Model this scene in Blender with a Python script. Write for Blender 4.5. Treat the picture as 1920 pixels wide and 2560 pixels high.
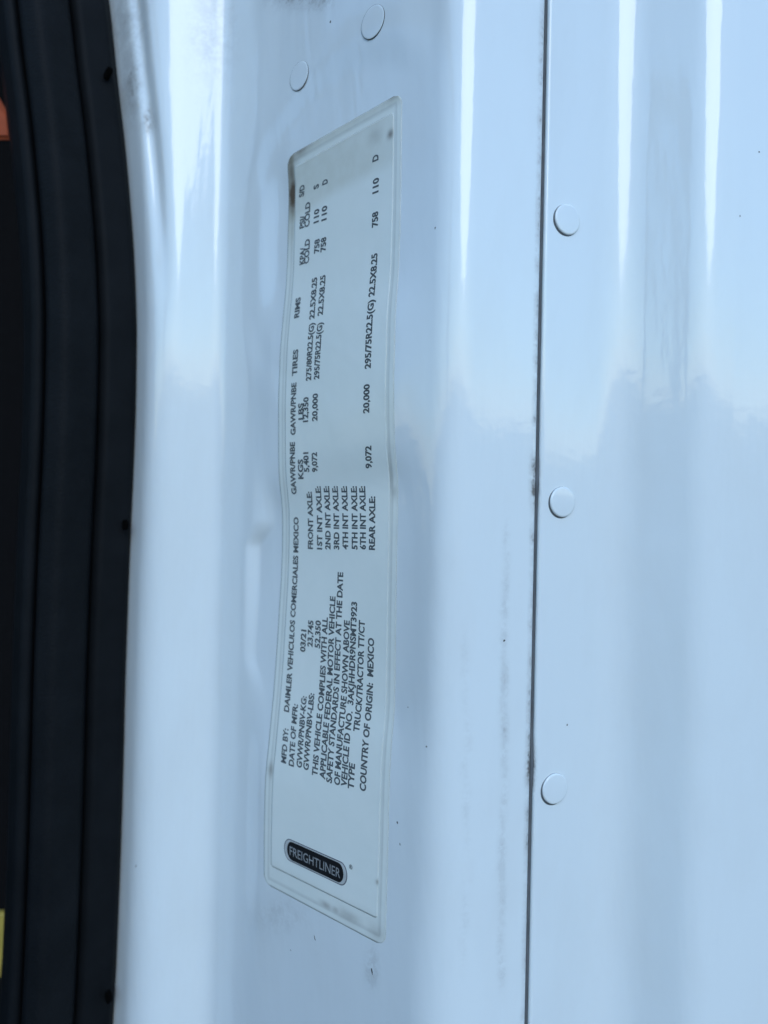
import bpy, bmesh, math, random
from mathutils import Vector, Matrix

random.seed(7)
for o in list(bpy.data.objects):
    bpy.data.objects.remove(o)
scene = bpy.context.scene
COL = scene.collection

# ------------------------------------------------------------------ camera
EYE = Vector((0.0, 0.0, 1.45))          # phone held at chest height in front of the pillar
FOC = 1950.0                            # focal length for a picture 2560 high
ROLL = 0.0195
PITCH = math.radians(10)                # the pillar leans out a little and the phone is held square to it
LEAN = Matrix.Translation(EYE) @ Matrix.Rotation(PITCH, 4, 'X') @ Matrix.Translation(-EYE)
cam_d = bpy.data.cameras.new('camera')
cam = bpy.data.objects.new('camera', cam_d)
COL.objects.link(cam)
cr, sr = math.cos(ROLL), math.sin(ROLL)
cam.matrix_world = LEAN @ Matrix(((cr, -sr, 0, EYE.x), (0, 0, -1, EYE.y), (sr, cr, 0, EYE.z), (0, 0, 0, 1)))
cam_d.sensor_fit = 'VERTICAL'
cam_d.sensor_height = 36.0
cam_d.lens = 36.0 * FOC / 2560.0
cam_d.clip_start = 0.01
cam_d.clip_end = 2000
cam_d.dof.use_dof = True
cam_d.dof.focus_distance = 0.207
cam_d.dof.aperture_fstop = 7.5
scene.camera = cam

# ------------------------------------------------------------------ world, sun, exposure
SUN_EL, SUN_AZ = math.radians(22), math.radians(170)    # azimuth clockwise from +Y (view direction)
w = bpy.data.worlds.new('World')
scene.world = w
w.use_nodes = True
wn = w.node_tree
bg = wn.nodes['Background']
sky = wn.nodes.new('ShaderNodeTexSky')
sky.sky_type = 'NISHITA'
sky.sun_disc = False
sky.sun_elevation = SUN_EL
sky.sun_rotation = SUN_AZ
sky.air_density = 1.15
sky.dust_density = 0.0
sky.ozone_density = 5.0
wn.links.new(sky.outputs[0], bg.inputs[0])
bg.inputs[1].default_value = 0.15
sd = bpy.data.lights.new('sun', 'SUN')
sd.energy = 0.55
sd.angle = math.radians(31)
sd.color = (1.0, 0.99, 0.975)
sun = bpy.data.objects.new('sun', sd)
COL.objects.link(sun)
sv = Vector((math.sin(SUN_AZ) * math.cos(SUN_EL), math.cos(SUN_AZ) * math.cos(SUN_EL), math.sin(SUN_EL)))
sun.rotation_euler = sv.to_track_quat('Z', 'Y').to_euler()
vs = scene.view_settings
vs.view_transform = 'Standard'
vs.look = 'None'
vs.gamma = 1
vs.use_curve_mapping = False
vs.exposure = 0.97

# ------------------------------------------------------------------ helpers
def tag(o, label=None, cat=None, group=None, kind=None):
    for k, v in (('label', label), ('category', cat), ('group', group), ('kind', kind)):
        if v:
            o[k] = v
    return o

def empty(name, loc):
    o = bpy.data.objects.new(name, None)
    o.empty_display_size = 0.02
    o.location = loc
    COL.objects.link(o)
    return o

def mesh_obj(name, verts, faces, mat, parent=None, smooth=True, attrs=None, origin=None):
    """verts in world coordinates; attrs = {name: [floats]}"""
    org = Vector(origin) if origin is not None else (parent.matrix_parent_world if False else Vector((0, 0, 0)))
    base = org
    if parent is not None:
        base = WORLD_OF[parent.name]
    me = bpy.data.meshes.new(name)
    me.from_pydata([tuple(Vector(v) - base) for v in verts], [], faces)
    if smooth:
        me.polygons.foreach_set('use_smooth', [True] * len(me.polygons))
    if attrs:
        for k, vals in attrs.items():
            a = me.attributes.new(k, 'FLOAT', 'POINT')
            a.data.foreach_set('value', vals)
    me.update()
    o = bpy.data.objects.new(name, me)
    COL.objects.link(o)
    if mat:
        me.materials.append(mat)
    if parent is not None:
        o.parent = parent
    else:
        o.location = base
    return o

WORLD_OF = {}
def root(name, loc):
    o = empty(name, loc)
    WORLD_OF[o.name] = Vector(loc)
    return o

def smoothstep(a, b, x):
    if a == b:
        return 1.0 if x >= a else 0.0
    t = max(0.0, min(1.0, (x - a) / (b - a)))
    return t * t * (3 - 2 * t)

def interp(pts):
    """monotone-free smooth interpolation (Catmull-Rom on uneven knots) through sorted (x, y)"""
    pts = sorted(pts)
    xs = [p[0] for p in pts]
    ys = [p[1] for p in pts]
    n = len(xs)
    ms = []
    for i in range(n):
        if i == 0:
            ms.append((ys[1] - ys[0]) / (xs[1] - xs[0]))
        elif i == n - 1:
            ms.append((ys[-1] - ys[-2]) / (xs[-1] - xs[-2]))
        else:
            d0 = (ys[i] - ys[i - 1]) / (xs[i] - xs[i - 1])
            d1 = (ys[i + 1] - ys[i]) / (xs[i + 1] - xs[i])
            ms.append(0.0 if d0 * d1 <= 0 else 2 * d0 * d1 / (d0 + d1))
    def f(x):
        if x <= xs[0]:
            return ys[0]
        if x >= xs[-1]:
            return ys[-1]
        lo = 0
        while xs[lo + 1] < x:
            lo += 1
        h = xs[lo + 1] - xs[lo]
        t = (x - xs[lo]) / h
        return ((2 * t**3 - 3 * t**2 + 1) * ys[lo] + (t**3 - 2 * t**2 + t) * h * ms[lo]
                + (-2 * t**3 + 3 * t**2) * ys[lo + 1] + (t**3 - t**2) * h * ms[lo + 1])
    return f

def ray(u, v):
    a, b = (u - 960) / FOC, (1280 - v) / FOC
    return (cr * a - sr * b, 1.0, sr * a + cr * b)

def project(p):
    x, y, z = p[0] - EYE.x, p[1] - EYE.y, p[2] - EYE.z
    a = (cr * x + sr * z) / y
    b = (-sr * x + cr * z) / y
    return 960 + FOC * a, 1280 - FOC * b

# ------------------------------------------------------------------ materials
def nodes_of(name):
    m = bpy.data.materials.new(name)
    m.use_nodes = True
    nt = m.node_tree
    return m, nt, nt.nodes['Principled BSDF']

def N(nt, t, **kw):
    n = nt.nodes.new(t)
    for k, v in kw.items():
        setattr(n, k, v)
    return n

def noise(nt, vec, scale, detail=3, rough=0.5):
    n = N(nt, 'ShaderNodeTexNoise')
    n.inputs['Scale'].default_value = scale
    n.inputs['Detail'].default_value = detail
    n.inputs['Roughness'].default_value = rough
    nt.links.new(vec, n.inputs['Vector'])
    return n.outputs['Fac']

def ramp(nt, src, a, b, lo=0.0, hi=1.0):
    n = N(nt, 'ShaderNodeMapRange')
    n.inputs['From Min'].default_value = a
    n.inputs['From Max'].default_value = b
    n.inputs['To Min'].default_value = lo
    n.inputs['To Max'].default_value = hi
    nt.links.new(src, n.inputs['Value'])
    return n.outputs['Result']

def mul(nt, a, b, op='MULTIPLY', clamp=False):
    n = N(nt, 'ShaderNodeMath', operation=op)
    for i, s in enumerate((a, b)):
        if isinstance(s, (int, float)):
            n.inputs[i].default_value = s
        else:
            nt.links.new(s, n.inputs[i])
    n.use_clamp = clamp
    return n.outputs[0]

def mixcol(nt, fac, a, b):
    n = N(nt, 'ShaderNodeMix', data_type='RGBA')
    nt.links.new(fac, n.inputs[0])
    for i, s in ((6, a), (7, b)):
        if isinstance(s, tuple):
            n.inputs[i].default_value = (*s, 1)
        else:
            nt.links.new(s, n.inputs[i])
    return n.outputs[2]

def attr(nt, name):
    n = N(nt, 'ShaderNodeAttribute', attribute_name=name)
    return n.outputs['Fac']

def bump(nt, h, strength, dist, bsdf, inputs=('Normal',)):
    n = N(nt, 'ShaderNodeBump')
    n.inputs['Strength'].default_value = strength
    n.inputs['Distance'].default_value = dist
    nt.links.new(h, n.inputs['Height'])
    for i in inputs:
        nt.links.new(n.outputs[0], bsdf.inputs[i])

def paint_material():
    m, nt, b = nodes_of('white_paint')
    g = N(nt, 'ShaderNodeNewGeometry')
    pos = g.outputs['Position']
    base = (0.755, 0.82, 0.84)
    # faint film of road dust, plus the marked dirt
    mp = N(nt, 'ShaderNodeMapping')
    mp.inputs['Scale'].default_value = (1, 1, 0.35)
    nt.links.new(pos, mp.inputs['Vector'])
    film = ramp(nt, noise(nt, mp.outputs[0], 55, 5, 0.6), 0.45, 0.75, 0.0, 0.14)
    grit = ramp(nt, noise(nt, pos, 900, 4, 0.65), 0.42, 0.66)
    grit2 = ramp(nt, noise(nt, pos, 240, 3, 0.6), 0.38, 0.62)
    dirt = mul(nt, attr(nt, 'dirt'), mul(nt, grit, grit2, 'ADD'))
    c1 = mixcol(nt, film, base, (0.55, 0.55, 0.52))
    c2 = mixcol(nt, dirt, c1, (0.16, 0.15, 0.14))
    nt.links.new(c2, b.inputs['Base Color'])
    b.inputs['Roughness'].default_value = 0.35
    b.inputs['Specular IOR Level'].default_value = 0.3
    b.inputs['Coat Weight'].default_value = 1.0
    b.inputs['Coat IOR'].default_value = 1.5
    nt.links.new(mul(nt, mul(nt, dirt, 0.06, 'ADD'), mul(nt, film, 0.5), 'ADD', True), b.inputs['Coat Roughness'])
    peel = mul(nt, noise(nt, pos, 420, 1, 0.4), mul(nt, noise(nt, pos, 1500, 1), 0.25), 'ADD')
    # long shallow waviness of the pressed sheet
    mw = N(nt, 'ShaderNodeMapping')
    mw.inputs['Scale'].default_value = (1, 1, 0.03)
    nt.links.new(pos, mw.inputs['Vector'])
    wave = mul(nt, noise(nt, mw.outputs[0], 200, 2, 0.5), 5.0)
    bump(nt, mul(nt, peel, wave, 'ADD'), 0.4, 0.00006, b, ('Coat Normal', 'Normal'))
    return m

def plain(name, col, rough, spec=0.5, metal=0.0):
    m, nt, b = nodes_of(name)
    g = N(nt, 'ShaderNodeNewGeometry')
    v = ramp(nt, noise(nt, g.outputs['Position'], 180, 4, 0.6), 0.3, 0.7, 0.0, 1.0)
    c = mixcol(nt, v, tuple(x * 0.82 for x in col), tuple(min(1, x * 1.12) for x in col))
    nt.links.new(c, b.inputs['Base Color'])
    b.inputs['Roughness'].default_value = rough
    b.inputs['Specular IOR Level'].default_value = spec
    b.inputs['Metallic'].default_value = metal
    return m

def vinyl_material():
    m, nt, b = nodes_of('grained_vinyl')
    g = N(nt, 'ShaderNodeNewGeometry')
    pos = g.outputs['Position']
    v = noise(nt, pos, 70, 4, 0.6)
    c = mixcol(nt, ramp(nt, v, 0.3, 0.7), (0.0040, 0.0052, 0.0066), (0.0070, 0.0085, 0.0105))
    nt.links.new(c, b.inputs['Base Color'])
    b.inputs['Roughness'].default_value = 0.65
    b.inputs['Specular IOR Level'].default_value = 0.11
    vo = N(nt, 'ShaderNodeTexVoronoi', feature='SMOOTH_F1')
    vo.inputs['Scale'].default_value = 950
    mp = N(nt, 'ShaderNodeMapping')
    mp.inputs['Scale'].default_value = (1, 1, 1.7)
    nt.links.new(pos, mp.inputs['Vector'])
    nt.links.new(mp.outputs[0], vo.inputs['Vector'])
    bump(nt, mul(nt, vo.outputs['Distance'], attr(nt, 'grain')), 0.4, 0.0003, b)
    return m

def label_material():
    m, nt, b = nodes_of('label_film')
    g = N(nt, 'ShaderNodeNewGeometry')
    pos = g.outputs['Position']
    n1 = noise(nt, pos, 60, 4, 0.6)
    base = mixcol(nt, ramp(nt, n1, 0.3, 0.7), (0.75, 0.81, 0.775), (0.79, 0.84, 0.805))
    fine = ramp(nt, noise(nt, pos, 260, 4, 0.6), 0.25, 0.65, 0.7, 1.0)
    st = mixcol(nt, mul(nt, attr(nt, 'stain'), fine), base, (0.47, 0.47, 0.37))
    ed = mixcol(nt, mul(nt, attr(nt, 'edge'), fine), st, (0.20, 0.225, 0.22))
    dk = mixcol(nt, mul(nt, attr(nt, 'grime'), fine), ed, (0.11, 0.08, 0.05))
    nt.links.new(dk, b.inputs['Base Color'])
    b.inputs['Roughness'].default_value = 0.22
    b.inputs['Specular IOR Level'].default_value = 0.5
    wr = mul(nt, mul(nt, noise(nt, pos, 75, 2, 0.5), 4.0), noise(nt, pos, 300, 3), 'ADD')
    bump(nt, wr, 0.5, 0.00009, b)
    return m

PAINT = paint_material()
VINYL = vinyl_material()
LABEL = label_material()
INK = plain('print_ink', (0.09, 0.105, 0.112), 0.5, 0.2)
BADGE_BLACK = plain('badge_black', (0.012, 0.013, 0.015), 0.4, 0.3)
BADGE_LIGHT = plain('badge_silver', (0.52, 0.55, 0.55), 0.35, 0.5)
BADGE_LETTER = plain('badge_letters', (0.33, 0.35, 0.36), 0.4, 0.5)
BADGE_GREY = plain('badge_grey', (0.16, 0.17, 0.19), 0.4, 0.5)
SEALER = plain('seam_sealer', (0.13, 0.14, 0.15), 0.7, 0.2)
DARK = plain('dark_cab_lining', (0.006, 0.006, 0.007), 0.9, 0.1)
HOLE = plain('hole_black', (0.003, 0.003, 0.003), 0.9, 0.0)
RED = plain('orange_red_fabric', (0.42, 0.085, 0.03), 0.7, 0.3)
YELLOW = plain('yellow_plastic', (0.42, 0.33, 0.07), 0.5, 0.4)
GAP_SHADE = plain('gap_shade', (0.10, 0.11, 0.12), 0.9, 0.1)  # dark tone standing in for shade around the plugs
GRIME = plain('dried_grime', (0.05, 0.045, 0.04), 0.9, 0.1)
ASPHALT = plain('asphalt', (0.06, 0.061, 0.062), 0.9, 0.2)

# ------------------------------------------------------------------ ground (below the picture, lights the lower half)
g = mesh_obj('ground', [(-400, -400, 0), (400, -400, 0), (400, 400, 0), (-400, 400, 0)], [(0, 1, 2, 3)], ASPHALT, smooth=False)
tag(g, 'plain grey asphalt ground under the truck', kind='structure')

# ------------------------------------------------------------------ the plane of the label
LP = (0.0026, 0.2000)                    # right edge of the label, plan view (x right, y away)
TILT = math.radians(43.8)
LD = (-math.cos(TILT), math.sin(TILT))   # across the label towards its left edge
LN = (-math.sin(TILT), -math.cos(TILT))  # outward
LW = 0.0494

def solve_plane(u, v):
    """pixel -> (s, z) on the undisplaced plane; z relative to the eye"""
    rx, ry, rz = ray(u, v)
    # LP + s*LD = t*(rx,1)
    # LPx + s LDx = t rx ; LPy + s LDy = t
    s = (LP[1] * rx - LP[0]) / (LD[0] - rx * LD[1])
    t = LP[1] + s * LD[1]
    return s, t * rz

def plane_pt(s, z, h=0.0):
    return (LP[0] + s * LD[0] + h * LN[0], LP[1] + s * LD[1] + h * LN[1], EYE.z + z)

# measured relief: how far the sheet metal sinks / swells along its height, left and right of the label
REF_L = [(150, 3), (394, 0), (507, 8), (682, 8), (805, 1), (907, -4), (1041, -3), (1185, 1.5), (1287, 14), (1400, 16),
         (1534, 12), (1691, 6), (1850, -4), (1960, -11), (2080, -10), (2200, -7), (2420, -2)]
REF_R = [(100, 0), (240, 0), (507, 2), (661, 1), (805, -6), (907, -6), (1041, -4), (1130, 0), (1205, 10), (1308, 9.5),
         (1573, 10.5), (1780, 12), (1870, 5), (1998, 2), (2087, 2), (2348, 0), (2480, 0)]
def dev_scale(s):
    p0 = project(plane_pt(s, 0))[0]
    p1 = project(plane_pt(s, 0, -0.001))[0]
    return p1 - p0                       # px per mm of recess
KL, KR = dev_scale(LW), dev_scale(0)
def relief_fn(ref, s, k):
    pts = []
    for v, d in ref:
        z = solve_plane(project(plane_pt(s, 0))[0], v)[1]
        pts.append((z, -0.001 * d / k))
    pts.append((0.30, 0)); pts.append((-0.30, 0))
    f = interp(pts)
    def g(z, sg=0.0030):
        num = den = 0.0
        for i in range(-4, 5):
            wv = math.exp(-0.5 * (i / 2.0)**2)
            num += wv * f(z + i * sg / 2)
            den += wv
        return num / den
    return g
HL, HR = relief_fn(REF_L, LW, KL), relief_fn(REF_R, 0, KR)
def soft(f):
    return lambda z: sum(math.exp(-0.5 * (i / 3)**2) * f(z + i * 0.0022) for i in range(-7, 8)) / sum(math.exp(-0.5 * (i / 3)**2) for i in range(-7, 8))
HLS, HRS = soft(HL), soft(HR)
def circle3(p, q, r):
    ax, ay, bx, by, cx, cy = *p, *q, *r
    d = 2 * (ax * (by - cy) + bx * (cy - ay) + cx * (ay - by))
    ux = ((ax * ax + ay * ay) * (by - cy) + (bx * bx + by * by) * (cy - ay) + (cx * cx + cy * cy) * (ay - by)) / d
    uy = ((ax * ax + ay * ay) * (cx - bx) + (bx * bx + by * by) * (ax - cx) + (cx * cx + cy * cy) * (bx - ax)) / d
    return (ux, uy), math.hypot(ax - ux, ay - uy)
PAD_C, PAD_R = circle3(solve_plane(930, 172), solve_plane(715, 340), solve_plane(622, 600))
_hc = {}
def relief(s, z):
    q = z / 0.0004
    k0 = math.floor(q)
    for key in (k0, k0 + 1):
        if key not in _hc:
            zk = key * 0.0004
            _hc[key] = (HL(zk), HR(zk), HLS(zk), HRS(zk))
    fq = q - k0
    a, b, a2, b2 = (p + (r - p) * fq for p, r in zip(_hc[k0], _hc[k0 + 1]))
    f = smoothstep(0.001, -0.006, s)
    b += (b2 - b) * f
    f = smoothstep(LW + 0.001, LW + 0.012, s)
    a += (a2 - a) * f
    t = max(0.0, min(1.0, s / LW))
    pk = smoothstep(-0.058, -0.044, z) * (1 - smoothstep(-0.012, -0.003, z))    # pressed pocket beside the label
    pad = 0.0
    if z > 0.02 and s > -0.012:
        d = math.hypot(s - PAD_C[0], z - PAD_C[1]) - PAD_R
        if d > -0.002:
            pad = 0.0008 * smoothstep(-0.001, 0.010, d) * (1 - smoothstep(0.010, 0.045, d)) * smoothstep(0.02, 0.06, z) * (1 - smoothstep(LW + 0.010, LW + 0.026, s)) * smoothstep(-0.011, 0.002, s)
    wgt = smoothstep(-0.0175, 0.001, s) * (1 - smoothstep(LW + 0.001 + 0.0075 * pk, LW + 0.0115 + 0.0030 * pk, s))
    return (b + (a - b) * t) * wgt + pad

def surf(s, z, off=0.0):
    return plane_pt(s, z, relief(s, z) + off)

def locate(u, v):
    """pixel -> (s, z) so that the relief surface shows there"""
    uu, vv = u, v
    for _ in range(12):
        s, z = solve_plane(uu, vv)
        pu, pv = project(surf(s, z))
        uu += u - pu
        vv += v - pv
    return solve_plane(uu, vv)

# ------------------------------------------------------------------ white door pillar
def fillet(poly, radii, step=0.0006):
    """round the corners of a plan polyline and sample it evenly"""
    out = [Vector(poly[0])]
    for i in range(1, len(poly) - 1):
        a, b, c = Vector(poly[i - 1]), Vector(poly[i]), Vector(poly[i + 1])
        d0, d1 = (a - b).normalized(), (c - b).normalized()
        ang = math.acos(max(-1, min(1, d0.dot(d1))))
        t = radii[i] / math.tan(ang / 2)
        t = min(t, (a - b).length * 0.49, (c - b).length * 0.49)
        p, q = b + d0 * t, b + d1 * t
        for k in range(25):
            f = k / 24
            out.append((1 - f)**2 * p + 2 * f * (1 - f) * b + f * f * q)
    out.append(Vector(poly[-1]))
    res = [out[0]]
    acc = 0.0
    for i in range(1, len(out)):
        seg = out[i] - out[i - 1]
        L = seg.length
        if L == 0:
            continue
        d = step - acc
        while d <= L:
            res.append(out[i - 1] + seg * (d / L))
            d += step
        acc = L - (d - step)
    if (res[-1] - out[-1]).length > 1e-5:
        res.append(out[-1])
    return res

# shape of the black trim's edge against the white metal, as (row, column)
EDGE = [(-400, 205), (-150, 240), (0, 262), (200, 285), (350, 304), (500, 319), (620, 329), (730, 335), (850, 338), (1000, 336),
        (1150, 331), (1310, 323), (1500, 315), (1700, 308), (1900, 303), (2100, 297), (2300, 289), (2450, 282), (2560, 275), (2900, 255)]
EDGE_Y = 0.256
_e = []
for v, u in EDGE:
    rx, ry, rz = ray(u, v)
    _e.append((rz * EDGE_Y, rx * EDGE_Y))
EDGE_X = interp(_e)
EDGE_MID = EDGE_X(0)
def edge_shift(z):
    return EDGE_X(z) - EDGE_MID

Z0, Z1, DZ = -0.27, 0.27, 0.0008
ZS = [Z0 + i * DZ for i in range(int(round((Z1 - Z0) / DZ)) + 1)]
_ext = [0.006 * i for i in range(1, 44)]                    # plainer continuation above and below
ZS = [Z0 - e for e in reversed(_ext)] + ZS + [Z1 + e for e in _ext]
NZ = len(ZS)

def ray_s(u):      # s on the label plane for a column at mid height
    return solve_plane(u, 1280)[0]
V1 = plane_pt(ray_s(548), 0)[:2]
R1 = plane_pt(ray_s(1122), 0)[:2]
SEAM = (0.0378, 0.1955)
inner_poly = [(-0.105, 0.2842), (-0.0735, 0.2464), V1, R1, SEAM, (SEAM[0] + 0.0002, SEAM[1] + 0.006)]
inner_rad = ([0, 0.012, 0.006, 0.010, 0.0007, 0], [0, 0.014, 0.009, 0.016, 0.0007, 0])
outer_poly = [(SEAM[0] + 0.0008, SEAM[1] + 0.006), (SEAM[0] + 0.0010, SEAM[1] + 0.0002), (0.0611, 0.2064), (0.0795, 0.1960), (0.0876, 0.1970), (0.20, 0.2180)]
outer_rad = ([0, 0.0008, 0.014, 0.012, 0.006, 0], [0, 0.0008, 0.022, 0.018, 0.012, 0])

jamb = root('truck_cab', (0.0, 0.24, EYE.z + Z0))
tag(jamb, 'white painted truck cab door pillar with a rounded ridge, a dark seam and round plugs', 'truck cab', kind='thing')

DIRT_SPOTS = []      # (x-plan position as column at row, row, radius m, strength)
def dirt_at(u, v, r, k, rv=None):
    DIRT_SPOTS.append((u, v, r, rv or r, k))
dirt_at(735, -15, 60, 0.6, 30)
dirt_at(790, 0, 40, 0.4, 22)
dirt_at(530, 80, 55, 0.16, 120)
dirt_at(330, 200, 22, 0.4, 90)
dirt_at(320, 60, 40, 0.25, 80)
dirt_at(372, 300, 14, 0.6, 30)
for v in range(1340, 2440, 60):
    dirt_at(1266 - (v - 1340) * 0.012 + random.uniform(-4, 4), v, 9, random.uniform(0.08, 0.27), 45)
for v in range(1650, 2400, 90):
    dirt_at(1165 + random.uniform(-10, 10), v, 10, random.uniform(0.02, 0.1), 60)
for v in (1180, 1220):
    dirt_at(1337, v, 9, 0.9, 45)
dirt_at(1327, 1920, 10, 1.0, 55)
for v in range(0, 2560, 50):
    dirt_at(1357 - v * 0.0185, v, 6, random.uniform(0.1, 0.55), 40)
dirt_at(930, 2420, 14, 0.3, 40)
dirt_at(700, 2290, 60, 0.12, 40)

def sheet(name, poly, rad, inner):
    # pressed sharp at the top, softer towards the bottom
    pa, pb = fillet(poly, rad[0]), fillet(poly, rad[1])
    cnt = len(pa)
    def at(pl, f):
        i = min(int(f), len(pl) - 2)
        return pl[i].lerp(pl[i + 1], f - i)
    pb = [at(pb, i * (len(pb) - 1) / (cnt - 1)) for i in range(cnt)]
    verts, dirt = [], []
    for zi, z in enumerate(ZS):
        es = edge_shift(z)
        fz = smoothstep(0.03, -0.15, z)
        va, vb = 1280 - z / 0.18 * FOC, 1280 - z / 0.30 * FOC
        lo_v, hi_v = min(va, vb) - 30, max(va, vb) + 30
        near = [d for d in DIRT_SPOTS if d[1] + 2.2 * d[3] > lo_v and d[1] - 2.2 * d[3] < hi_v]
        prof = [a.lerp(b, fz) for a, b in zip(pa, pb)]
        nrm = []
        for i in range(cnt):
            a, b = prof[max(0, i - 1)], prof[min(cnt - 1, i + 1)]
            d = (b - a).normalized()
            nrm.append(Vector((d.y, -d.x)))     # towards the viewer
        for p, n in zip(prof, nrm):
            x, y = p.x, p.y
            if inner:
                wl = 1 - smoothstep(-0.100, V1[0] - 0.002, x)
                s = (x - LP[0]) / LD[0]
                h = 0.0
                if x < R1[0] and x > -0.09:
                    h = relief(s, z)
                x += n.x * h + es * wl
                y += n.y * h
                # shallow flute that follows the trim at the top of the flange
                if z > 0.05 and x < V1[0]:
                    d = x - (EDGE_X(z) + 0.0115)
                    y += 0.0024 * math.exp(-(d / 0.0026)**2) * smoothstep(0.05, 0.12, z)
            else:
                # the swale deepens towards the bottom of the pillar
                k = math.exp(-((x - 0.066) / 0.012)**2)
                y += k * 0.0016 * smoothstep(0.06, -0.12, z)
            verts.append((x, y, EYE.z + z))
            dv = 0.0
            u, v = project(verts[-1])
            for (du, dvv, ru, rv, kk) in near:
                au = (u - du) / ru
                if -2.2 < au < 2.2:
                    av = (v - dvv) / rv
                    if -2.2 < av < 2.2:
                        dv = max(dv, kk * math.exp(-(au * au + av * av)))
            dirt.append(dv)
    m = len(prof)
    faces = []
    for i in range(NZ - 1):
        for j in range(m - 1):
            faces.append((i * m + j, i * m + j + 1, (i + 1) * m + j + 1, (i + 1) * m + j))
    return mesh_obj(name, verts, faces, PAINT, jamb, attrs={'dirt': dirt})

inner = sheet('inner_panel', inner_poly, inner_rad, True)
outer = sheet('outer_panel', outer_poly, outer_rad, False)

# sealer bead lying in the seam, swollen with grime in two places
bm_v, bm_f = [], []
BLOTS = [(1205, 0.0006, 32), (1180, 0.0003, 60), (1915, 0.0008, 48), (1960, 0.0004, 40), (560, 0.0001, 120), (2350, 0.0001, 200)]
rnd = random.Random(3)
prev = 0
zz = [ZS[0] + i * 0.0015 for i in range(int((ZS[-1] - ZS[0]) / 0.0015) + 1)]
for z in zz:
    v = 1280 - z / 0.19 * FOC
    prev = prev * 0.8 + rnd.uniform(-1, 1) * 0.00006
    swell = sum(a * math.exp(-((v - c) / w_)**2) for c, a, w_ in BLOTS)
    half = 0.00055 + prev * 0.4 + swell * 0.12
    top = SEAM[1] + 0.0014 - swell * 1.2
    cx = SEAM[0] + 0.0006 - swell * 0.15
    for k in range(7):
        a = -1 + 2 * k / 6
        bm_v.append((cx + a * half, top + (a * a) * 0.0006 + prev * 0.5, EYE.z + z))
for i in range(len(zz) - 1):
    for k in range(6):
        bm_f.append((i * 7 + k, i * 7 + k + 1, (i + 1) * 7 + k + 1, (i + 1) * 7 + k))
mesh_obj('seam_sealer', bm_v, bm_f, SEALER, jamb)

# round plugs
def plug(center, normal, up, rad, height, gap_dir, gap_k=1.0):
    n = Vector(normal).normalized()
    zv = Vector(up)
    xv = zv.cross(n).normalized()
    zv = n.cross(xv).normalized()
    prof = [(0.0, height), (0.86, height), (0.93, height * 0.95), (0.98, height * 0.75), (1.0, height * 0.4), (1.0, -0.0006)]
    seg = 40
    verts = [Vector(center) + n * height]
    faces = []
    for r, h in prof[1:]:
        for k in range(seg):
            a = 2 * math.pi * k / seg
            verts.append(Vector(center) + xv * (r * rad * math.cos(a)) + zv * (r * rad * math.sin(a)) + n * h)
    for k in range(seg):
        faces.append((0, 1 + k, 1 + (k + 1) % seg))
    for j in range(len(prof) - 2):
        for k in range(seg):
            a = 1 + j * seg + k
            b = 1 + j * seg + (k + 1) % seg
            faces.append((a, a + seg, b + seg, b))
    o = mesh_obj('plug', verts, faces, PAINT, jamb, attrs={'dirt': [0.0] * len(verts)})
    # gap line around the plug, widened into a crescent of painted shade
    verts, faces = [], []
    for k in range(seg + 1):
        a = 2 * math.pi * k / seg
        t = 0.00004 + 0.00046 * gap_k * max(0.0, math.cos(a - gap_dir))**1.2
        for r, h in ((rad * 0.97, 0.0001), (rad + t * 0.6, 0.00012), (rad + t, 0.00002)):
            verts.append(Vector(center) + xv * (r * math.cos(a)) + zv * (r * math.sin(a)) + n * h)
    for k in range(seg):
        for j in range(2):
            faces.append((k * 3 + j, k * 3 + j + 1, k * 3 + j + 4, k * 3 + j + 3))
    WORLD_OF[o.name] = WORLD_OF[jamb.name]
    mesh_obj('gap_shade_ring', verts, faces, GAP_SHADE, o)
    return o

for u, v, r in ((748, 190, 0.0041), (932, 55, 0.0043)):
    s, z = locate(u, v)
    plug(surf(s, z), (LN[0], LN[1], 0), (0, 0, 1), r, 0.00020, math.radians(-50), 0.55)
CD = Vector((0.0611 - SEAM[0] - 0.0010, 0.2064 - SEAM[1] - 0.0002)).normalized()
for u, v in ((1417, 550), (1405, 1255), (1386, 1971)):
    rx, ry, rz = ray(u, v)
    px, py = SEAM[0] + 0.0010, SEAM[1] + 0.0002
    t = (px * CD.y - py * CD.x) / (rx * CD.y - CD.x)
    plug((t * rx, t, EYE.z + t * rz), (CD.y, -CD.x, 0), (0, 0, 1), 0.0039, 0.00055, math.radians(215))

# ------------------------------------------------------------------ open cab door, unseen left of the picture, added to block sky light
HX, HY = -0.70, 0.27                     # hinge
DDIR = Vector((0.24, -0.97)).normalized()
DNRM = Vector((0.97, 0.24)).normalized()
def door_box(name, a0, a1, z0, z1, n0, n1, mat, parent, bev=0.012):
    bm = bmesh.new()
    vv = []
    for z in (z0, z1):
        for a, n in ((a0, n0), (a1, n0), (a1, n1), (a0, n1)):
            vv.append(bm.verts.new((HX + DDIR.x * a + DNRM.x * n, HY + DDIR.y * a + DNRM.y * n, z)))
    for f in ((0, 1, 2, 3), (4, 5, 6, 7), (0, 1, 5, 4), (1, 2, 6, 5), (2, 3, 7, 6), (3, 0, 4, 7)):
        bm.faces.new([vv[i] for i in f])
    bmesh.ops.recalc_face_normals(bm, faces=bm.faces)
    bmesh.ops.bevel(bm, geom=list(bm.edges), offset=bev, segments=3, affect='EDGES')
    vs_ = [tuple(v.co) for v in bm.verts]
    bm.verts.index_update()
    fs_ = [tuple(v.index for v in f.verts) for f in bm.faces]
    bm.free()
    return mesh_obj(name, vs_, fs_, mat, parent, attrs={'dirt': [0.0] * len(vs_), 'grain': [1.0] * len(vs_)})
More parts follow.
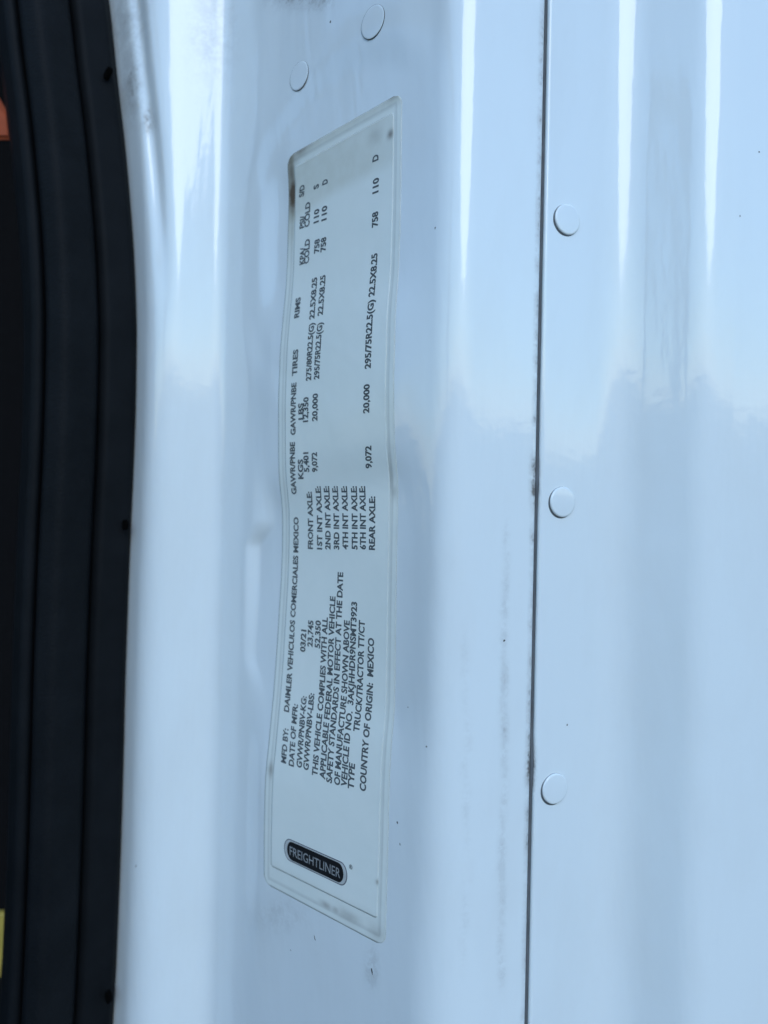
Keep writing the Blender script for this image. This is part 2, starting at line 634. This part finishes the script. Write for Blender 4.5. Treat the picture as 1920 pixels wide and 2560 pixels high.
door = door_box('added_shade_door', 0.0, 0.88, 0.45, 1.42, -0.05, 0.0, PAINT, jamb)
WORLD_OF[door.name] = WORLD_OF[jamb.name]
door_box('shade_door_lining', 0.03, 0.85, 0.48, 1.40, 0.001, 0.05, VINYL, door, 0.015)
door_box('shade_door_armrest', 0.15, 0.70, 1.02, 1.10, 0.045, 0.12, VINYL, door, 0.02)
door_box('shade_door_post', 0.0, 0.05, 1.41, 2.05, -0.04, 0.01, VINYL, door)
door_box('shade_door_post', 0.83, 0.88, 1.41, 2.05, -0.04, 0.01, VINYL, door)
door_box('shade_door_rail', 0.045, 0.835, 2.0, 2.05, -0.039, 0.009, VINYL, door)

# ------------------------------------------------------------------ black vinyl trim along the door opening
trim = root('vinyl_trim', (-0.10, 0.26, EYE.z + Z0))
tag(trim, 'black grained vinyl trim with a raised lip along the left of the white pillar', 'trim', kind='thing')
def col_x(u, y):
    return (u - 960) / FOC * y
def strip(name, pts, rad, mat, grain, parent, step=0.0008):
    prof = fillet(pts, rad, step)
    verts, gr = [], []
    zs = ZS[:43] + ZS[43:-43:3] + ZS[-43:]
    for z in zs:
        es = edge_shift(z)
        for p in prof:
            verts.append((p.x + es, p.y, EYE.z + z))
            gr.append(grain)
    m = len(prof)
    faces = [(i * m + j, i * m + j + 1, (i + 1) * m + j + 1, (i + 1) * m + j) for i in range(len(zs) - 1) for j in range(m - 1)]
    return mesh_obj(name, verts, faces, mat, parent, attrs={'grain': gr})
E0 = EDGE_MID
edge_poly = [(E0 - 0.004, 0.272), (E0, 0.262), (E0 - 0.0002, 0.2555), (col_x(255, 0.2495), 0.2495), (col_x(236, 0.2505), 0.2505), (col_x(228, 0.254), 0.254)]
strip('edge_welt', edge_poly, [0, 0.001, 0.0012, 0.004, 0.001, 0], VINYL, 0.15, trim)
band_poly = [(col_x(235, 0.2520), 0.2520), (col_x(228, 0.2462), 0.2462), (col_x(150, 0.2365), 0.2365), (col_x(106, 0.2385), 0.2385), (col_x(98, 0.2445), 0.2445)]
strip('vinyl_band', band_poly, [0, 0.003, 0.02, 0.003, 0], VINYL, 1.0, trim)
lip_poly = [(col_x(102, 0.2435), 0.2435), (col_x(92, 0.2405), 0.2405), (col_x(66, 0.2400), 0.2400), (col_x(48, 0.247), 0.247), (col_x(46, 0.262), 0.262)]
strip('edge_lip', lip_poly, [0, 0.002, 0.003, 0.006, 0], VINYL, 0.3, trim)
# clip holes at the welt's edge
def hole(u, v, w_, h_, lean):
    y = 0.2518
    rx, ry, rz = ray(u, v)
    c = Vector((rx * y, y, EYE.z + rz * y))
    verts, faces = [], []
    n = Vector((-0.25, -0.97, 0)).normalized()
    xv = Vector((0.97, -0.25, 0)).normalized()
    zv = Vector((0, 0, 1))
    seg = 24
    verts.append(c - n * 0.0004)
    for ring, (r, d) in enumerate(((0.7, 0.0), (0.97, 0.0001), (1.0, -0.0015))):
        for k in range(seg):
            a = 2 * math.pi * k / seg
            ex, ez = w_ * r * math.cos(a), h_ * r * math.sin(a)
            verts.append(c + xv * (ex - ez * lean) + zv * ez + n * d)
    for k in range(seg):
        faces.append((0, 1 + k, 1 + (k + 1) % seg))
    for ring in range(2):
        for k in range(seg):
            a, b = 1 + ring * seg + k, 1 + ring * seg + (k + 1) % seg
            faces.append((a, a + seg, b + seg, b))
    mesh_obj('clip_hole', verts, faces, HOLE, trim)
hole(267, 181, 0.0009, 0.0019, -0.45)
hole(310, 1312, 0.0008, 0.0017, 0.0)
hole(268, 2495, 0.0009, 0.0019, 0.2)

# ------------------------------------------------------------------ dark cab behind the trim
cabv = [(-0.80, 0.62, 0.9), (-0.02, 0.62, 0.9), (-0.02, 0.62, 2.0), (-0.80, 0.62, 2.0)]
verts, faces = [], []
cabp = [(-0.90, 0.30), (-0.90, 0.70), (0.25, 0.70), (0.25, 0.30)]
for z in (0.8, 2.1):
    for p in cabp:
        verts.append((p[0], p[1], z))
faces = [(0, 1, 5, 4), (1, 2, 6, 5), (2, 3, 7, 6), (0, 3, 2, 1), (4, 5, 6, 7)]
cab = mesh_obj('cab_interior', verts, faces, DARK, smooth=False)
tag(cab, 'dark unlit cab interior behind the black trim', kind='structure')

def slab(name, corners, y, depth, mat, bevel=0.0015):
    """thick piece with an outline given by pixel corners at distance y"""
    bm = bmesh.new()
    front = []
    for u, v in corners:
        rx, ry, rz = ray(u, v)
        front.append(bm.verts.new((rx * y, y, EYE.z + rz * y)))
    f = bm.faces.new(front)
    r = bmesh.ops.extrude_face_region(bm, geom=[f])
    for e in r['geom']:
        if isinstance(e, bmesh.types.BMVert):
            e.co.y += depth
    bmesh.ops.recalc_face_normals(bm, faces=bm.faces)
    bmesh.ops.bevel(bm, geom=list(bm.edges), offset=bevel, segments=3, affect='EDGES')
    me = bpy.data.meshes.new(name)
    c = sum((v.co for v in bm.verts), Vector()) / len(bm.verts)
    for v in bm.verts:
        v.co -= c
    bm.to_mesh(me)
    bm.free()
    me.materials.append(mat)
    o = bpy.data.objects.new(name, me)
    o.location = c
    COL.objects.link(o)
    return o
o = slab('orange_strap', [(-160, 345), (27, 345), (22, 290), (6, 262), (-10, 235), (-160, 150)], 0.285, 0.003, RED, 0.001)
tag(o, 'orange-red piece with a slanted top edge seen in the dark cab at upper left', 'strap')
o = slab('yellow_tab', [(-120, 2470), (6, 2445), (14, 2380), (19, 2284), (-120, 2290)], 0.285, 0.004, YELLOW, 0.001)
tag(o, 'dull yellow piece seen in the dark cab at lower left', 'tab')

# ------------------------------------------------------------------ certification label
zt = 0.1064
zb = -0.1116
lab = root('certification_label', plane_pt(LW / 2, zb))
tag(lab, 'long pale certification label with small black print stuck lengthwise on the white pillar', 'label')

def film(name, s0, s1, za, zc, rad, off, stainf, step=0.0005):
    ns = max(2, int((s1 - s0) / step))
    nz = int((zc - za) / step)
    verts, st, ed, gr = [], [], [], []
    rows = []
    for i in range(nz + 1):
        z = za + (zc - za) * i / nz
        dz = min(z - za, zc - z)
        ins = 0.0
        if dz < rad:
            ins = rad - math.sqrt(max(0.0, rad * rad - (rad - dz)**2))
        row = []
        for j in range(ns + 1):
            s = s0 + ins + (s1 - s0 - 2 * ins) * j / ns
            row.append(len(verts))
            f = (z - zb) / (zt - zb)
            d = min(s - s0, s1 - s, dz)
            sl = s
            s = s * (1 + (0.0464 / LW - 1) * f)
            zz_ = z + f * (0.0015 - 0.0030 * s / LW)
            verts.append(surf(s, zz_, off))
            a, b, c = stainf(sl, z, d, s, zz_)
            st.append(a); ed.append(b); gr.append(c)
        rows.append(row)
    faces = []
    for i in range(nz):
        for j in range(ns):
            faces.append((rows[i][j + 1], rows[i][j], rows[i + 1][j], rows[i + 1][j + 1]))
    # skirt down onto the paint
    loop = rows[0][:] + [r[-1] for r in rows[1:]] + rows[-1][-2::-1] + [r[0] for r in rows[-2:0:-1]]
    base = len(verts)
    for vi in loop:
        x, y, z = verts[vi]
        verts.append((x - LN[0] * (off + 0.0001), y - LN[1] * (off + 0.0001), z))
        st.append(st[vi]); ed.append(1.0); gr.append(gr[vi])
    n = len(loop)
    for k in range(n):
        faces.append((loop[k], loop[(k + 1) % n], base + (k + 1) % n, base + k))
    return mesh_obj(name, verts, faces, LABEL, lab, attrs={'stain': st, 'edge': ed, 'grime': gr})

def spots(s, z, lst):
    t = 0.0
    for (cs, cz, rs, rz, k) in lst:
        t = max(t, k * math.exp(-((s - cs) / rs)**2 - ((z - cz) / rz)**2))
    return t
def sp(u, v, ru, rv, k):
    s, z = locate(u, v)
    return (s, z, ru * 0.00016, rv * 0.00011, k)
G_BORDER = [sp(733, 488, 14, 45, 1.5), sp(728, 430, 14, 90, 0.75), sp(728, 390, 20, 34, 0.7), sp(750, 366, 26, 22, 0.95), sp(715, 1915, 6, 18, 0.0),
            sp(678, 1925, 8, 20, 0.5), sp(975, 1185, 8, 60, 0.35), sp(985, 1230, 8, 20, 0.25), sp(870, 2290, 30, 14, 0.35), sp(815, 2262, 14, 8, 0.5),
            sp(840, 2275, 10, 8, 0.45), sp(940, 2330, 20, 20, 0.25), sp(985, 240, 14, 8, 0.5)]
G_INNER = [sp(977, 336, 7, 10, 1.0), sp(940, 340, 16, 20, 0.25), sp(735, 463, 5, 12, 0.8), sp(820, 2255, 12, 7, 0.5), sp(842, 2275, 8, 10, 0.4),
           sp(945, 2205, 4, 6, 0.7), sp(918, 1640, 4, 18, 0.15), sp(755, 480, 8, 8, 0.2)]
def border_f(s, z, d, sr_, zr_):
    top = smoothstep(zt - 0.030, zt - 0.004, z)
    left_top = smoothstep(LW - 0.0036, LW - 0.0028, s) * smoothstep(zt - 0.034, zt - 0.014, z)
    stain = 0.05 + 0.45 * smoothstep(zt - 0.004, zt - 0.001, z) + 0.75 * left_top
    edge = 0.55 * (1 - smoothstep(0.0001, 0.0006, d))
    # inner joint where the printed sheet lies
    edge = max(edge, 0.3 * smoothstep(0.0017, 0.0021, d) * (1 - smoothstep(0.0023, 0.0027, d)))
    return min(1, stain), edge, spots(sr_, zr_, G_BORDER)
def inner_f(s, z, d, sr_, zr_):
    # yellowed patch under the film at the top end
    lim = zt - 0.0175 + 0.004 * (s / LW) * 0 - 0.006 * max(0, (s / LW - 0.55))
    stain = 0.42 * smoothstep(lim - 0.002, lim + 0.003, z) * (0.65 + 0.35 * smoothstep(0.0, 0.02, s))
    bot = 0.25 * (1 - smoothstep(zb + 0.004, zb + 0.009, z))
    edge = 0.35 * (1 - smoothstep(0.0001, 0.0006, d))
    return min(1, stain + bot), edge, spots(sr_, zr_, G_INNER)
film('laminate', 0.0, LW, zb, zt, 0.0032, 0.00007, border_f)
film('printed_sheet', 0.0030, LW - 0.0033, zb + 0.0062, zt - 0.0040, 0.0008, 0.00011, inner_f)
INK_OFF = 0.00015

def text_mesh(txt, bold=0.0):
    cu = bpy.data.curves.new('t', 'FONT')
    cu.body = txt
    cu.size = 1.0
    cu.resolution_u = 3
    cu.offset = bold
    ob = bpy.data.objects.new('t', cu)
    COL.objects.link(ob)
    dg = bpy.context.evaluated_depsgraph_get()
    dg.update()
    me = bpy.data.meshes.new_from_object(ob.evaluated_get(dg))
    vs_ = [tuple(v.co) for v in me.vertices]
    fs_ = [tuple(p.vertices) for p in me.polygons]
    bpy.data.objects.remove(ob)
    bpy.data.curves.remove(cu)
    bpy.data.meshes.remove(me)
    return vs_, fs_

CAPH = 0.729
CAP = 0.00225
K = 1920 / 1659
def print_line(txt, a, b, cap=CAP):
    """a, b: where the line starts and ends, mid cap height"""
    s0, z0 = locate(a[0] * K, a[1] * K)
    s1, z1 = locate(b[0] * K, b[1] * K)
    sm = 0.5 * (s0 + s1)
    vs_, fs_ = text_mesh(txt, 0.036)
    x0, x1 = min(v[0] for v in vs_), max(v[0] for v in vs_)
    kx = (z1 - z0) / (x1 - x0)
    ky = cap / CAPH
    verts = []
    for x, y, _ in vs_:
        t = (x - x0) * kx
        f = t / (z1 - z0)
        sc = sm + (s0 - sm) * (1 - 2 * f) * 0.6
        verts.append(surf(sc + (y - CAPH / 2) * ky, z0 + t, INK_OFF))
    mesh_obj('printed_line', verts, fs_, INK, lab, smooth=False)

LINES = [
    ('MFD BY:', (613, 1648), (618, 1573)),
    ('DAIMLER VEHICULOS COMERCIALES MEXICO', (618, 1537), (641, 1117)),
    ('DATE OF MFR:', (630, 1655), (638, 1520)), ('03/21', (654, 1408), (657, 1360)),
    ('GVWR/PNBV-KG:', (647, 1658), (657, 1503)), ('23,745', (670, 1397), (672, 1340)),
    ('GVWR/PNBV-LBS:', (661, 1663), (674, 1497)), ('52,350', (686, 1400), (688, 1340)),
    ('THIS VEHICLE COMPLIES WITH ALL', (679, 1675), (704, 1333)),
    ('APPLICABLE FEDERAL MOTOR VEHICLE', (696, 1682), (720, 1288)),
    ('SAFETY STANDARDS IN EFFECT AT THE DATE', (710, 1690), (737, 1236)),
    ('OF MANUFACTURE SHOWN ABOVE', (727, 1695), (751, 1340)),
    ('VEHICLE ID NO.  3AKJHHDR9NSMT3923', (742, 1698), (767, 1300)),
    ('TYPE', (758, 1704), (761, 1648)), ('TRUCK/TRACTOR TT/CT', (769, 1580), (783, 1340)),
    ('COUNTRY OF ORIGIN:  MEXICO', (783, 1708), (803, 1378)),
    ('FRONT AXLE:', (671, 1186), (668, 1062)), ('1ST INT AXLE:', (691, 1187), (687, 1050)),
    ('2ND INT AXLE:', (709, 1187), (705, 1050)), ('3RD INT AXLE:', (728, 1187), (723, 1050)),
    ('4TH INT AXLE:', (747, 1187), (743, 1050)), ('5TH INT AXLE:', (767, 1187), (764, 1050)),
    ('6TH INT AXLE:', (785, 1187), (782, 1050)), ('REAR AXLE:', (804, 1188), (804, 1072)),
    ('GAWR/PNBE', (635, 1068), (633, 955)), ('KGS', (650, 1035), (650, 992)),
    ('GAWR/PNBE', (633, 940), (636, 827)), ('LBS', (651, 907), (650, 871)),
    ('TIRES', (636, 812), (640, 755)), ('RIMS', (641, 687), (645, 643)),
    ('KPA/', (652, 572), (655, 535)), ('COLD', (662, 570), (665, 517)),
    ('PSI/', (652, 494), (655, 466)), ('COLD', (663, 491), (666, 437)), ('S/D', (651, 426), (654, 400)),
    ('5,401', (663, 1020), (661, 977)), ('12,350', (660, 912), (662, 858)), ('275/80R22.5(G)', (666, 823), (675, 698)),
    ('22.5X8.25', (674, 690), (680, 600)), ('758', (684, 547), (686, 517)), ('110', (683, 482), (685, 452)), ('S', (683, 409), (684, 399)),
    ('9,072', (680, 1020), (680, 977)), ('20,000', (680, 910), (682, 850)), ('295/75R22.5(G)', (683, 820), (693, 697)),
    ('22.5X8.25', (692, 682), (698, 595)), ('758', (698, 544), (700, 513)), ('110', (700, 477), (702, 445)), ('D', (702, 399), (703, 388)),
    ('9,072', (796, 1012), (797, 963)), ('20,000', (791, 893), (793, 830)), ('295/75R22.5(G)', (794, 797), (803, 648)),
    ('22.5X8.25', (802, 641), (810, 548)), ('758', (810, 491), (811, 458)), ('110', (811, 418), (813, 385)), ('D', (811, 349), (812, 335)),
]
for t, a, b in LINES:
    print_line(t, a, b)

# maker's badge, reading across the label
def badge(name, w_, h_, c, off, mat, parent, power=1.0):
    """flat pill with a slightly pointed middle, lying on the label"""
    s_c, z_c = c
    r = h_ / 2
    pts = []
    for k in range(13):
        a = -math.pi / 2 + math.pi * k / 12
        pts.append((w_ / 2 - r * 0.8 + r * 0.8 * math.cos(a), r * math.sin(a)))
    for k in range(13):
        a = math.pi / 2 + math.pi * k / 12
        pts.append((-w_ / 2 + r * 0.8 + r * 0.8 * math.cos(a), r * math.sin(a)))
    verts = [surf(s_c, z_c, off)]
    for x, y in pts:
        verts.append(surf(s_c - x, z_c + y, off))
    n = len(pts)
    faces = [(0, 1 + k, 1 + (k + 1) % n) for k in range(n)]
    for x, y in pts:
        verts.append(surf(s_c - x, z_c + y, off - 0.0002))
    for k in range(n):
        faces.append((1 + k, n + 1 + k, n + 1 + (k + 1) % n, 1 + (k + 1) % n))
    return mesh_obj(name, verts, faces, mat, parent, smooth=False)
bc = locate(787, 2153)
B = badge('badge', 0.0258, 0.0064, bc, 0.00015, BADGE_GREY, lab)
WORLD_OF[B.name] = WORLD_OF[lab.name]
badge('badge_rim', 0.0252, 0.0058, bc, 0.00018, BADGE_LIGHT, B)
badge('badge_field', 0.0230, 0.0053, bc, 0.00021, BADGE_BLACK, B)
def badge_text(txt, width, cap, ds, dz, mat, bold):
    vs_, fs_ = text_mesh(txt, bold)
    x0, x1 = min(v[0] for v in vs_), max(v[0] for v in vs_)
    kx = width / (x1 - x0)
    ky = cap / CAPH
    verts = [surf(bc[0] + ds - ((x - x0) * kx - width / 2), bc[1] + dz + (y - CAPH / 2) * ky, 0.00024) for x, y, _ in vs_]
    mesh_obj('badge_lettering', verts, fs_, mat, B, smooth=False)
badge_text('FREIGHTLINER', 0.0206, 0.0027, 0, 0, BADGE_LETTER, 0.0)
badge_text('®', 0.0012, 0.0012, -0.0142, 0.0030, INK, 0.01)

# ------------------------------------------------------------------ specks and scratches on the paint
def speck(u, v, a, b, ang, where='label'):
    if where == 'label':
        s, z = locate(u, v)
        c = Vector(surf(s, z, 0.00032 if 0.002 < s < LW - 0.002 and zb < z < zt else 0.00002))
        n = Vector((LN[0], LN[1], 0))
    else:
        rx, ry, rz = ray(u, v)
        dg = bpy.context.evaluated_depsgraph_get()
        hit, loc, n, *_ = scene.ray_cast(dg, EYE, Vector((rx, ry, rz)).normalized())
        if not hit:
            return
        c = loc + n * 0.00002
    xv = Vector((0, 0, 1)).cross(n).normalized()
    zv = n.cross(xv).normalized()
    verts = [c + n * 0.00006]
    seg = 9
    for k in range(seg):
        t = 2 * math.pi * k / seg
        rr = 0.7 + random.uniform(-0.25, 0.25)
        ex, ey = a * rr * math.cos(t), b * rr * math.sin(t)
        verts.append(c + xv * (ex * math.cos(ang) - ey * math.sin(ang)) + zv * (ex * math.sin(ang) + ey * math.cos(ang)))
    mesh_obj('grime_speck', verts, [(0, 1 + k, 1 + (k + 1) % seg) for k in range(seg)], GRIME, jamb)
bpy.context.view_layer.update()
for u, v, a, b, an in ((826, 55, .0004, .0005, 0), (1260, 1602, .0004, .0004, 0), (1020, 1768, .0003, .0003, 0), (993, 2056, .0003, .0005, .3),
                       (1088, 570, .0003, .0005, 0), (1066, 1866, .0003, .0003, 0), (787, 2345, .0002, .0012, .35), (930, 2430, .0003, .0012, .3), (1000, 2110, .0002, .0004, .2),
                       (727, 2375, .0002, .0003, 0), (1898, 380, .0003, .0003, 0), (1850, 540, .0002, .0003, 0), (1418, 1812, .0003, .0003, 0), (340, 2165, .0002, .0008, -.6)):
    speck(u, v, a, b, an, 'any')

# ------------------------------------------------------------------ lean of the pillar
bpy.context.view_layer.update()
for o in list(COL.objects):
    if o.parent is None and o.type in ('EMPTY', 'MESH') and o.name != 'ground':
        o.matrix_world = LEAN @ o.matrix_world
